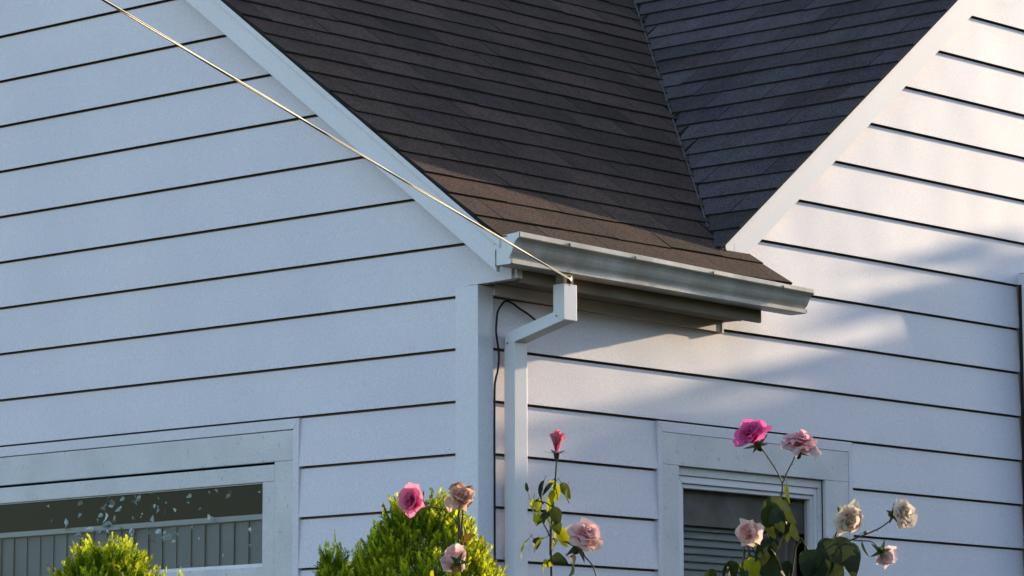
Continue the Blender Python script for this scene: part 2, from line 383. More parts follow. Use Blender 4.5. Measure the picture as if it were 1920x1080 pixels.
b.face([(1.64, -0.226, zA(-0.226) - .001), (1.6, -0.02, zA(-0.02) - .001), (1.6, -0.02, low(-0.02)), (1.6, -0.2, low(-0.2))], 'wood')
b.hexa([(1.555, -0.055, zA(-0.055) - .03), (1.60, -0.055, zA(-0.055) - .03), (1.60, -0.0, zA(0.0) - .03), (1.555, 0.0, zA(0.0) - .03),
        (1.555, -0.055, zA(-0.055) + .004), (1.60, -0.055, zA(-0.055) + .004), (1.60, 0.0, zA(0.0) + .004), (1.555, 0.0, zA(0.0) + .004)], 'wood')
b.build('roof_slope', house)

rB = random.Random(11)
b = MB()
nB = Vector((-0.7677, 0, 1)).normalized()
QB = lambda u, s, up: (s + nB.x * up, u, zB(s) + nB.z * up)
EB = EA / 1.0236
s0 = 1.389 - 0.115; k = 0
while s0 < XR_RIDGE:
    s1 = s0 + EB; off = ((k * 0.5) % 1) * 0.333 + rB.uniform(-0.015, 0.015); u = -0.075 - off
    wav = rB.uniform(-0.003, 0.003)
    while u < 5.2:
        wdt = 0.333 + rB.uniform(-0.004, 0.004); gap = 0.004 if rB.random() < 0.75 else 0.0008
        a, c = u + gap / 2, u + wdt - gap / 2; u += wdt
        sj = s0 + wav + rB.uniform(-0.004, 0.004)
        j0 = 0.012 + rB.uniform(-0.004, 0.006)
        lim0, lim1 = valley_y(s0) + j0, valley_y(s1) + j0
        a0 = max(a, -0.068); c0, c1 = min(c, lim0), min(c, lim1)
        if c0 - a0 < 0.004 and c1 - a0 < 0.01: continue
        c0 = max(c0, a0); c1 = max(c1, a0)
        tn = tint(rB, amp=0.25)
        if rB.random() < 0.12: tn = (tn[0] * 0.95, tn[1] * 0.88, tn[2] * 0.8)
        shingle(b, QB, a0, c0, a0, c1, sj, s1 + 0.03, tn, 'shingle2', 0.0115 + rB.uniform(-0.001, 0.003))
    s0 = s1; k += 1
xr = XR_RIDGE
b.face([(1.38, -0.066, zB(1.38) - .001), (xr, -0.066, zB(xr) - .001), (xr, valley_y(xr), zB(xr) - .001), (1.39, -0.05, zB(1.39) - .001)], 'deck')
b.face([(1.42, -0.06, zB(1.42) - .03), (1.42, 0.0, zB(1.42) - .03), (xr, valley_y(xr), zB(xr) - .03), (xr, -0.06, zB(xr) - .03)], 'deck')
b.build('roof_slope', house)
b = MB()                                   # slopes facing away
zr = zB(xr); b.hexa([(xr, -0.06, zr - .03), (7.95, -0.06, 2.6502 + .7677 * (9.2 - 7.95) - .03), (7.95, 8, 2.6502 + .7677 * (9.2 - 7.95) - .03), (xr, 8, zr - .03),
        (xr, -0.06, zr), (7.95, -0.06, 2.6502 + .7677 * (9.2 - 7.95)), (7.95, 8, 2.6502 + .7677 * (9.2 - 7.95)), (xr, 8, zr)], 'shingle2'); b.build('roof_slope', house)
b = MB(); za = zA(4.0); b.hexa([(-.13, 4, za - .03), (7, 4, za - .03), (7, 8.3, za - 3.225 - .03), (-.13, 8.3, za - 3.225 - .03), (-.13, 4, za), (7, 4, za), (7, 8.3, za - 3.225), (-.13, 8.3, za - 3.225)], 'shingle')
b.build('roof_slope', house)
b = MB()                                   # valley lining: its worn edge shows between the two slopes
rows = []
for i in range(90):
    x = 1.53 + i * (XR_RIDGE - 1.53) / 89; y = valley_y(x); j = rB.uniform(-0.004, 0.004)
    rows.append([(x + 0.006, y + 0.012, zA(y + .012) + 0.004), (x - 0.001 + j, y + 0.0145 + j, zA(y + 0.0145) + 0.0125), (x - 0.007 + j, y + 0.016 + j, zA(y + 0.016) + 0.011)])
b.grid(rows, 'flash'); b.build('valley_flashing', house)

# gutter ----------------------------------------------------------------
GX0, GX1 = -0.119, 1.672
gs = lambda x: -0.0205 * x
prof = [(-0.2035, 0.112), (-0.2035, 0.0), (-0.276, 0.0), (-0.2835, 0.003), (-0.2845, 0.020), (-0.2725, 0.0225), (-0.2765, 0.031), (-0.287, 0.046), (-0.293, 0.060),
        (-0.297, 0.074), (-0.303, 0.086), (-0.311, 0.094), (-0.320, 0.099), (-0.3225, 0.103), (-0.323, 0.119), (-0.319, 0.122), (-0.309, 0.122), (-0.308, 0.117)]
GZ = 3.472
gh = lambda x, z: 0.122 - (0.122 - z) * (0.955 - 0.165 * (x - GX0) / (GX1 - GX0))     # height of a profile point at x
b = MB(); N = 14; rows = []
for i in range(N + 1):
    x = GX0 + (GX1 - GX0) * i / N
    wob = 0.0012 * sin(x * 7) + 0.0008 * sin(x * 17)
    rows.append([(x, y + (wob if j > 2 else 0), GZ + gs(x) + gh(x, z)) for j, (y, z) in enumerate(prof)])
b.grid(rows, 'gutter')
gut = b.build('gutter', house)
md = gut.modifiers.new('thickness', 'SOLIDIFY'); md.thickness = 0.0016; md.offset = 0
for xe, sg in ((GX0, -1), (GX1, 1)):
    b = MB(); pr = [(y, z) for y, z in prof[:15]] + [(-0.323, 0.121)]
    f0 = [(xe + sg * 0.001, y, GZ + gs(xe) + gh(xe, z)) for y, z in pr]; f1 = [(xe + sg * 0.0035, y, GZ + gs(xe) + gh(xe, z)) for y, z in pr]
    b.face(f1, 'pipe'); b.face(f0[::-1], 'gutter')
    b.grid([f0, f1], 'rust' if sg < 0 else 'gutter', closed=True)
    # crimped rim of the cap, chipped
    rim = [Vector((xe + sg * 0.003, y, GZ + gs(xe) + gh(xe, z))) for y, z in prof[3:14]]
    b.tube(rim, [0.0022 + 0.0012 * R.random() for _ in rim], 'gutter', 5)
    b.build('end_cap', gut)
b = MB()
b.box(GX0 - 0.0052, GX0 - 0.0036, -0.2075, -0.2040, 3.476, 3.54, 'rust'); b.build('cap_seam', gut); b = MB(); b.box(GX0 - 0.0065, GX0 - 0.0036, -0.262, -0.196, 3.5845, 3.588, 'deck')
b.build('cap_seam', gut)
for xs in (0.16, 0.545, 1.02, 1.47):
    b = MB(); zc = GZ + gs(xs) + 0.111
    for i in range(1): b.tube([(xs, -0.3225, zc), (xs, -0.326, zc), (xs, -0.3268, zc)], [0.004, 0.0036, 0.002], 'rust', 8)
    b.tube([(xs + 0.003, -0.3235, zc - 0.002), (xs + 0.004, -0.3238, zc - 0.018)], [0.002, 0.0008], 'rust', 5)
    b.build('gutter_spike', gut)

# downspout: outlet, offset, straight pipe against the wall --------------
def pipe(b, path, w, d, key):
    """rectangular pipe with mitred bends; path points (x, y, z), w across x, d across the (y,z) normal"""
    rows = []
    for i, p in enumerate(path):
        def nrm(a, c):
            dy, dz = c[1] - a[1], c[2] - a[2]; L = sqrt(dy * dy + dz * dz); return (-dz / L, dy / L)
        ns = []
        if i > 0: ns.append(nrm(path[i - 1], p))
        if i < len(path) - 1: ns.append(nrm(p, path[i + 1]))
        ny = sum(a[0] for a in ns); nz = sum(a[1] for a in ns); L = sqrt(ny * ny + nz * nz); ny /= L; nz /= L
        k = 1 / max(0.5, ny * ns[0][0] + nz * ns[0][1]); ny *= k * d / 2; nz *= k * d / 2
        x, y, z = p
        rows.append([(x - w / 2, y - ny, z - nz), (x + w / 2, y - ny, z - nz), (x + w / 2, y + ny, z + nz), (x - w / 2, y + ny, z + nz)])
    b.grid(rows, key, closed=True); b.face(rows[0][::-1], key); b.face(rows[-1], key)
P1 = (0.192, -0.272, 3.312); P2 = (0.151, -0.0575, 3.243)
b = MB(); pipe(b, [(0.151, -0.0575, 0.1), (0.151, -0.0575, 3.06), (0.151, -0.0575, 3.2)], 0.0745, 0.053, 'pipe')
dsp = b.build('downspout', house, bevel=0.003)
b = MB(); pipe(b, [(0.151, -0.0575, 3.19), P2, P1, (0.192, -0.272, 3.345)], 0.070, 0.049, 'pipe'); b.build('elbow', dsp, bevel=0.002)
b = MB(); pipe(b, [(0.192, -0.272, 3.297), (0.192, -0.272, 3.432)], 0.0745, 0.055, 'pipe'); b.build('outlet_pipe', dsp, bevel=0.002)
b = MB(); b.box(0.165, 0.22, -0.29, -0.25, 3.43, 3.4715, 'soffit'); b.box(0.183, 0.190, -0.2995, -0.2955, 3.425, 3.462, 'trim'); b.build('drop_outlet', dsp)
for (x, y, z) in ((0.1135, -0.05, 3.222), (0.1545, -0.262, 3.312)):
    b = MB(); b.tube([(x, y, z), (x - 0.003, y, z)], 0.0035, 'felt', 6); b.build('screw', dsp)

# windows ---------------------------------------------------------------
def rect_frame(b, P, u0, u1, z0, z1, wu0, wu1, wz0, wz1, o0, o1, key, mitre=True):
    """four boards round an opening, butted or mitred; widths on each side; from depth o0 to o1"""
    O = [(u0, z0), (u1, z0), (u1, z1), (u0, z1)]; I = [(u0 + wu0, z0 + wz0), (u1 - wu1, z0 + wz0), (u1 - wu1, z1 - wz1), (u0 + wu0, z1 - wz1)]
    for i in range(4):
        j = (i + 1) % 4; e = 0.0004
        c = [O[i], O[j], I[j], I[i]]
        b.hexa([P(u, o0, z) for u, z in c] + [P(u, o1, z) for u, z in c], key)
def window(P, U0, U1, name_lbl, jch, cas, head, sash, glass, zmid, flip):
    """jch/cas/...: (u0,u1,z0,z1) rectangles from the outside in"""
    pass
# large picture window in the gable end wall (u = y, the right side of the photo is the low y)
b = MB()
rect_frame(b, PL, 0.942, 3.6, 1.6, 2.997, 0.033, 0.033, 0.03, 0.042, -0.0055, 0.0185, 'siding')
win = b.build('window', house, bevel=0.002); win['label'] = 'wide window in the left wall with weathered casing'
b = MB()
b.hexa([PL(u, o, z) for o in (0.0, 0.0165) for u, z in ((0.975, 2.832), (3.567, 2.832), (3.567, 2.952), (0.975, 2.952))], 'casing')
b.hexa([PL(u, o, z) for o in (0.0, 0.0155) for u, z in ((0.975, 1.63), (1.082, 1.63), (1.082, 2.8316), (0.975, 2.8316))], 'casing')
b.hexa([PL(u, o, z) for o in (0.0, 0.0155) for u, z in ((3.46, 1.63), (3.567, 1.63), (3.567, 2.8316), (3.46, 2.8316))], 'casing')
b.build('casing', win, bevel=0.0025)
b = MB()
b.hexa([PL(u, o, z) for o in (-0.02, 0.0148) for u, z in ((1.083, 2.755), (3.459, 2.755), (3.459, 2.822), (1.083, 2.822))], 'casing')
b.hexa([PL(u, o, z) for o in (-0.02, 0.0142) for u, z in ((1.083, 1.63), (1.150, 1.63), (1.150, 2.7545), (1.083, 2.7545))], 'casing')
b.hexa([PL(u, o, z) for o in (-0.02, 0.0142) for u, z in ((3.39, 1.63), (3.459, 1.63), (3.459, 2.7545), (3.39, 2.7545))], 'casing')
b.hexa([PL(u, o, z) for o in (-0.02, 0.0122) for u, z in ((1.151, 2.365), (3.389, 2.365), (3.389, 2.421), (1.151, 2.421))], 'casing')
b.hexa([PL(u, o, z) for o in (-0.02, 0.0072) for u, z in ((1.151, 1.63), (3.389, 1.63), (3.389, 1.7), (1.151, 1.7))], 'casing')
b.build('sash', win, bevel=0.0025)
b = MB(); rect_frame(b, PL, 1.1508, 3.389, 2.4215, 2.7545, 0.009, 0.009, 0.012, 0.004, -0.018, 0.004, 'trim'); b.build('glazing_bead', win)
for z0, z1 in ((1.7, 2.365), (2.4215, 2.7545)):
    b = MB(); b.hexa([PL(u, o, z) for o in (-0.012, -0.008) for u, z in ((1.151, z0), (3.389, z0), (3.389, z1), (1.151, z1))], 'glass'); b.build('pane', win)
# smaller window in the long wall (u = x)
b = MB()
rect_frame(b, PR, 1.039, 2.332, 1.6, 2.997, 0.03, 0.027, 0.03, 0.042, -0.0055, 0.0185, 'siding')
win2 = b.build('window', house, bevel=0.002); win2['label'] = 'narrower window in the right wall behind the roses'
b = MB()
b.hexa([PR(u, o, z) for o in (0.0, 0.0165) for u, z in ((1.0695, 2.826), (2.3045, 2.826), (2.3045, 2.9545), (1.0695, 2.9545))], 'casing')
b.hexa([PR(u, o, z) for o in (0.0, 0.016) for u, z in ((1.0695, 1.63), (1.172, 1.63), (1.172, 2.8256), (1.0695, 2.8256))], 'casing')
b.hexa([PR(u, o, z) for o in (0.0, 0.016) for u, z in ((2.140, 1.63), (2.3045, 1.63), (2.3045, 2.8256), (2.140, 2.8256))], 'casing')
b.build('casing', win2, bevel=0.0025)
b = MB(); rect_frame(b, PR, 1.1724, 2.1396, 1.63, 2.8254, 0.018, 0.022, 0.03, 0.034, -0.06, -0.0035, 'casing')
b.build('jamb', win2, bevel=0.0015)
b = MB(); rect_frame(b, PR, 1.1908, 2.1172, 1.66, 2.791, 0.034, 0.016, 0.04, 0.03, -0.06, -0.012, 'trim'); b.build('storm_frame', win2, bevel=0.003)
b = MB(); rect_frame(b, PR, 1.2252, 2.1008, 1.70, 2.7606, 0.022, 0.012, 0.04, 0.018, -0.06, -0.024, 'trim'); b.build('sash', win2, bevel=0.003)
b = MB(); b.hexa([PR(u, o, z) for o in (-0.046, -0.042) for u, z in ((1.2475, 1.74), (2.0885, 1.74), (2.0885, 2.7424), (1.2475, 2.7424))], 'glass'); b.build('pane', win2)

# shallow bay at the right end of the long wall ---------------------------
b = MB(); BX = 3.628; BD = 0.09
for k in range(20):
    z0 = k * EXP; z1 = min(z0 + EXP, 3.86)
    if z1 - z0 < .02: break
    for (P, a, c) in ((lambda u, o, z: (BX - o, -u, z), 0.0, BD), (lambda u, o, z: (u, -BD - o, z), BX, 6.6)):
        b.face([P(a, 0.0145, z0 + .0045), P(c, 0.0145, z0 + .0045), P(c, 0.006, z1 - .0045), P(a, 0.006, z1 - .0045)], 'siding')
        b.face([P(a, -0.004, z0), P(c, -0.004, z0), P(c, -0.004, z1), P(a, -0.004, z1)], 'felt')
b.box(BX - 0.02, BX + 0.05, -BD - 0.02, -BD + 0.05, 0, 3.84, 'trim'); b.box(BX - 0.012, BX + 0.02, -0.03, -0.0, 0, 3.80, 'felt')
b.hexa([(BX + .03, -BD - .03, 3.80), (6.65, -BD - .03, 3.80), (6.65, 0, 3.84), (BX + .03, 0, 3.82), (BX + .03, -BD - .03, 3.83), (6.65, -BD - .03, 3.83), (6.65, 0, 3.87), (BX + .03, 0, 3.85)], 'trim')
b.box(BX - 0.0165, BX - 0.0005, -0.04, -0.0185, 0, 3.80, 'deck')  # dark strip stands in for the soft shade in the bay's corner
b.build('bay', house)

# ------------------------------------------------------------------ blinds and things behind the glass
vb = thing('vertical_blind', (0.06, 2.3, 2.6), 'grey vertical slat blind with pale head rail behind the wide left window', 'blind')
b = MB(); b.box(0.035, 0.085, 1.12, 3.45, 2.613, 2.634, 'rail'); b.build('head_rail', vb)
rr = random.Random(5)
y = 1.13; i = 0
while y < 3.4:
    b = MB(); dx = 0.0; yaw = 0.10 + rr.uniform(-0.03, 0.03)
    p = [(0.058 - 0.046 * sin(yaw), y + 0.043 - 0.0455 * cos(yaw)), (0.056, y + 0.043), (0.058 + 0.046 * sin(yaw), y + 0.043 + 0.0455 * cos(yaw))]
    b.grid([[(px, py, 1.75) for px, py in p], [(px, py, 2.612) for px, py in p]], 'blind')
    b.build('slat', vb); y += 0.0855
ven = thing('venetian_blind', (1.6, 0.08, 2.7), 'dark green grey horizontal slat blind inside the right window', 'blind')
b = MB(); b.box(1.2, 2.1, 0.066, 0.115, 2.60, 2.775, 'curtain'); b.build('valance', ven)  # added panel, its dark colour serves as shade over the upper window
z = 2.595
while z > 1.7:
    b = MB(); t = 0.0155
    b.grid([[(1.21, 0.083, z - t), (1.21, 0.087, z), (1.21, 0.094, z + t)], [(1.88, 0.083, z - t), (1.88, 0.087, z), (1.88, 0.094, z + t)]], 'blind_dark'); b.build('slat', ven); z -= 0.031
cur = MB(); rows = []
for zz in (1.7, 2.1, 2.5, 2.78):
    rows.append([(1.87 + 0.25 * j / 30, 0.115 + 0.018 * sin(j * 0.9 + zz * .3), zz) for j in range(31)])
cur.grid(rows, 'curtain'); tag(cur.build('curtain', smooth=True), 'brown folded curtain at the right side of the right window', 'curtain')

def leaf_pts(L, W, n=5, droop=0.25, fold=0.25, curl=0.0, serr=0.0, rnd=None):
    """rows of an ovate leaf from base (0) along +x; z up"""
    rows = []
    for i in range(n + 1):
        t = i / n; wd = W * 0.5 * (sin(pi * min(1, t ** 0.75)) ** 0.8 if 0 < t < 1 else 0.02)
        ang = -droop * t * 1.2; x = L * t * cos(ang * .6); zc = L * t * sin(ang)
        if rnd and serr: wd *= 1 + rnd.uniform(-serr, serr)
        rows.append([Vector((x, -wd, zc + abs(wd) * fold - curl * wd)), Vector((x, -wd * .5, zc + wd * .5 * fold * 1.2)), Vector((x, 0, zc)), Vector((x, wd * .5, zc + wd * .5 * fold * 1.2)), Vector((x, wd, zc + abs(wd) * fold + curl * wd))])
    return rows
def basis(d, up=Vector((0, 0, 1)), roll=0.0):
    d = Vector(d).normalized(); a = up.cross(d)
    if a.length < 1e-3: a = d.orthogonal()
    a.normalize(); u = d.cross(a).normalized()
    a2 = a * cos(roll) + u * sin(roll); u2 = u * cos(roll) - a * sin(roll)
    return Matrix((d, a2, u2)).transposed()

def smooth_path(p, n=4):
    p = [Vector(q) for q in p]; o = []
    for i in range(len(p) - 1):
        p0, p1, p2, p3 = p[max(i - 1, 0)], p[i], p[i + 1], p[min(i + 2, len(p) - 1)]
        for k in range(n):
            t = k / n; o.append(0.5 * ((2 * p1) + (p2 - p0) * t + (2 * p0 - 5 * p1 + 4 * p2 - p3) * t * t + (3 * p1 - p0 - 3 * p2 + p3) * t ** 3))
    o.append(p[-1]); return o
flecks = thing('houseplant', (0.03, 2.1, 2.5), 'houseplant with scattered pale leaves behind the glass of the wide left window', 'plant')  # added leaf-shaped flecks, put in as the pane's broken reflections
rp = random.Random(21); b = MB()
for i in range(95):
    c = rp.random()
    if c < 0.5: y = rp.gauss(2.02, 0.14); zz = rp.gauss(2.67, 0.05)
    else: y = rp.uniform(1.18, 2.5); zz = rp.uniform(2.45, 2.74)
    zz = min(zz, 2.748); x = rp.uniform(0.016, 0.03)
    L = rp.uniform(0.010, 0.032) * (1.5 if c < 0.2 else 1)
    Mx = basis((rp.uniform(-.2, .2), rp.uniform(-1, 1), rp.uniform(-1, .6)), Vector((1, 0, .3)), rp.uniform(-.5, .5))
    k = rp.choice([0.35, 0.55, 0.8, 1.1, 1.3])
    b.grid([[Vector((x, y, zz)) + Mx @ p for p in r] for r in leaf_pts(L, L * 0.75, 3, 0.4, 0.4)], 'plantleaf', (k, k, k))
b.build('foliage', flecks)

# ------------------------------------------------------------------ cables
b = MB()
e0 = Vector((0.186, -0.3, 3.452)); e1 = at(205, 0, 9.2)
d = (e1 - e0); tot = 1.9
pts = [e0 + d * t * tot - Vector((0, 0, 0.30 * t * (1 - t) * tot)) * 0.06 for t in [i / 40 for i in range(41)]]
side = d.cross(Vector((0, 0, 1))).normalized()
for j in range(3):
    pp = []
    for i, p in enumerate(pts):
        a = i * 0.55 + j * 2 * pi / 3
        pp.append(p + (side * cos(a) + Vector((0, 0, 1)) * sin(a)) * 0.0022)
    # refine the twist
    b.tube(pp, 0.0022, 'wire' if j == 0 else 'wire_dark', 6)
b.tube([e0 + Vector((0.004, 0.0, -0.004)), e0 - d.normalized() * -0.02], 0.0045, 'wire', 6)
b.box(0.176, 0.196, -0.304, -0.296, 3.435, 3.462, 'wire_dark')
tag(b.build('service_wire', smooth=True), 'twisted overhead wire running from upper left down to the gutter', 'wire')
b = MB()
cp = [(0.30, -0.03, 3.325), (0.282, -0.03, 3.336), (0.245, -0.03, 3.352), (0.203, -0.03, 3.366), (0.165, -0.03, 3.382), (0.127, -0.03, 3.387), (0.10, -0.03, 3.368), (0.08, -0.03, 3.34), (0.073, -0.03, 3.30), (0.071, -0.03, 3.265), (0.076, -0.03, 3.235),
      (0.083, -0.03, 3.205), (0.086, -0.03, 3.175), (0.085, -0.03, 3.145), (0.078, -0.03, 3.11), (0.072, -0.026, 3.08), (0.070, -0.022, 3.0), (0.070, -0.022, 2.5), (0.071, -0.022, 1.0)]
def smooth_path(p, n=4):
    p = [Vector(q) for q in p]; o = []
    for i in range(len(p) - 1):
        p0, p1, p2, p3 = p[max(i - 1, 0)], p[i], p[i + 1], p[min(i + 2, len(p) - 1)]
        for k in range(n):
            t = k / n; o.append(0.5 * ((2 * p1) + (p2 - p0) * t + (2 * p0 - 5 * p1 + 4 * p2 - p3) * t * t + (3 * p1 - p0 - 3 * p2 + p3) * t ** 3))
    o.append(p[-1]); return o
b.tube(smooth_path(cp), 0.0042, 'cable', 6)
tag(b.build('wall_cable', smooth=True), 'thin black cable looping under the eave beside the corner board', 'cable')

# ------------------------------------------------------------------ arborvitae shrubs
def shrub(px, py, depth, kr, nspr, seed, label, lead, rmax, bumps=()):
    rs = random.Random(seed); top = at(px, py, depth); H = top.z
    root = thing('arborvitae', (top.x, top.y, 0), label, 'shrub', 'golden arborvitae shrubs below the windows')
    b = MB()
    def radius(dd): return min(kr * sqrt(max(dd, 0)), rmax) * (1 if dd < H - .3 else max(.2, (H - dd) / .3))
    def surf(dd, th, k=1.0):
        cl = mnoise.noise(Vector((cos(th) * 2.2 + seed, sin(th) * 2.2, dd * 7))) * 0.16 + mnoise.noise(Vector((cos(th) * 6, sin(th) * 6 + seed, dd * 22))) * 0.13
        rr_ = radius(dd) * (1 + cl) * k + 0.003
        return Vector((cos(th) * rr_, sin(th) * rr_, H - dd + 0.02 * cl))
    for i in range(int(nspr * .8)):           # older leaves inside, tint darkened further for the shade between plumes
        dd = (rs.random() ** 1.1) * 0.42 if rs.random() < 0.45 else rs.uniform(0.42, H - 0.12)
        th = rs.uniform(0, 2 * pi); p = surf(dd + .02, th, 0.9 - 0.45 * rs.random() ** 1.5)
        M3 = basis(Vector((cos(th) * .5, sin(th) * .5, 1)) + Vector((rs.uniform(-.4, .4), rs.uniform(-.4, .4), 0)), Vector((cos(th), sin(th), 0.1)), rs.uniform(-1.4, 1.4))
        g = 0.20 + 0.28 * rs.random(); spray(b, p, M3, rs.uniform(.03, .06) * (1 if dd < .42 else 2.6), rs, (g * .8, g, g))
    npl = int(nspr / 5.5)
    for i in range(npl):                       # upright plumes of fresh growth
        dd = (rs.random() ** 0.95) * 0.40 if rs.random() < 0.70 else rs.uniform(0.40, H - 0.12)
        th = rs.uniform(0, 2 * pi); base = surf(dd, th, 0.97)
        ln = rs.uniform(0.026, 0.075) * (1.2 if dd < .06 else 1); lean = Vector((cos(th) * .38 + rs.uniform(-.3, .3), sin(th) * .38 + rs.uniform(-.3, .3), 1)).normalized()
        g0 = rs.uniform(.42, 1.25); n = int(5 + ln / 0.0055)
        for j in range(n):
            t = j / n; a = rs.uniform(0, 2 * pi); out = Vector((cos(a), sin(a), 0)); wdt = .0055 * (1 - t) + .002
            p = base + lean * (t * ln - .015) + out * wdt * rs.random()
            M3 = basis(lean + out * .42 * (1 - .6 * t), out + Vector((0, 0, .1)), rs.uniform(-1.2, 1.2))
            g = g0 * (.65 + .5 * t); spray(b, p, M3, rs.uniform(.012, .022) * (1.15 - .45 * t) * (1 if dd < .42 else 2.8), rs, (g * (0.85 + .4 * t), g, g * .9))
    lead = list(lead) + [(q, -(q / kr) ** 2 - rs.uniform(0.005, 0.03), rs.uniform(.025, .05)) for q in [rs.uniform(-.5, .5) * kr for _ in range(int(34 * kr / .47))]]
    for (lx, lz, lh) in lead:            # taller leader shoots
        base = Vector((lx, 0, H + lz)) ; base = Vector((RT.x * lx, RT.y * lx, H + lz))
        n = int(lh / 0.008)
        for j in range(n):
            t = j / n; p = base + Vector((rs.uniform(-1, 1) * 0.007 * (1 - t), rs.uniform(-1, 1) * .007 * (1 - t), t * lh))
            th = rs.uniform(0, 2 * pi); M3 = basis(Vector((cos(th) * .45 * (1 - t), sin(th) * .45 * (1 - t), 1)), Vector((cos(th), sin(th), .1)), rs.uniform(-1, 1))
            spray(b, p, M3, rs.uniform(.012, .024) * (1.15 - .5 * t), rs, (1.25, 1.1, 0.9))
    b.v = [Vector(v) + Vector((top.x, top.y, 0)) for v in b.v]
    b.build('foliage', root, origin=(top.x, top.y, 0))
    t = MB(); t.tube([(top.x, top.y, 0), (top.x, top.y, H * .5), (top.x + .01, top.y, H - .12)], [0.045, 0.03, 0.006], 'bark', 8); t.build('trunk', root, smooth=True, origin=(top.x, top.y, 0))
    return root
def spray(b, p, M3, L, rs, tn):
    """flat feathery spray of scale leaves: a spine with alternating side shoots"""
    def blade(q, d, l, w):
        n = Vector((0, 0, 1)); s = d.cross(n)
        pts = [q, q + d * l * .5 + s * w, q + d * l, q + d * l * .5 - s * w]
        b.face([p + M3 @ v for v in pts], 'thuja', tn)
    X = Vector((1, 0, 0))
    blade(Vector((0, 0, 0)), X, L, 0.0018)
    k = rs.randint(4, 6)
    for i in range(k):
        t = 0.12 + 0.75 * i / k; sg = 1 if i % 2 else -1
        a = sg * rs.uniform(0.5, 0.85); d = Vector((cos(a), sin(a), rs.uniform(-.15, .15)))
        blade(X * (L * t), d, L * (0.55 - 0.35 * t) * rs.uniform(.8, 1.2), 0.0016)
shrub(798, 958, 10.6, 0.47, 9000, 4, 'tallest golden green arborvitae, its rounded top beside the pink rose below the corner', [(-0.085, -0.01, 0.06), (-0.1, -0.03, 0.06), (-0.07, 0.0, 0.055), (0.075, -0.015, 0.05), (0.11, -0.03, 0.05), (-0.03, -.01, .04), (.05, -.01, .05), (-.12, -.06, .05), (.145, -.07, .045)], 0.52)
shrub(203, 1038, 10.4, 0.41, 6000, 9, 'golden green arborvitae in front of the wide left window', [(-0.015, -0.005, 0.03), (0.02, -0.01, 0.035), (-0.05, -0.03, 0.03), (0.055, -0.03, 0.03), (-0.08, -0.06, .03), (0.085, -0.055, .03), (.145, -.075, .04), (.17, -.08, .035), (.215, -.085, .045), (.205, -.09, .04)], 0.5)
shrub(627, 1040, 10.5, 0.15, 1300, 14, 'slim small arborvitae standing left of the tallest one', [(0.0, -0.01, 0.085), (-0.022, -0.05, 0.06), (0.02, -0.04, 0.04)], 0.2)

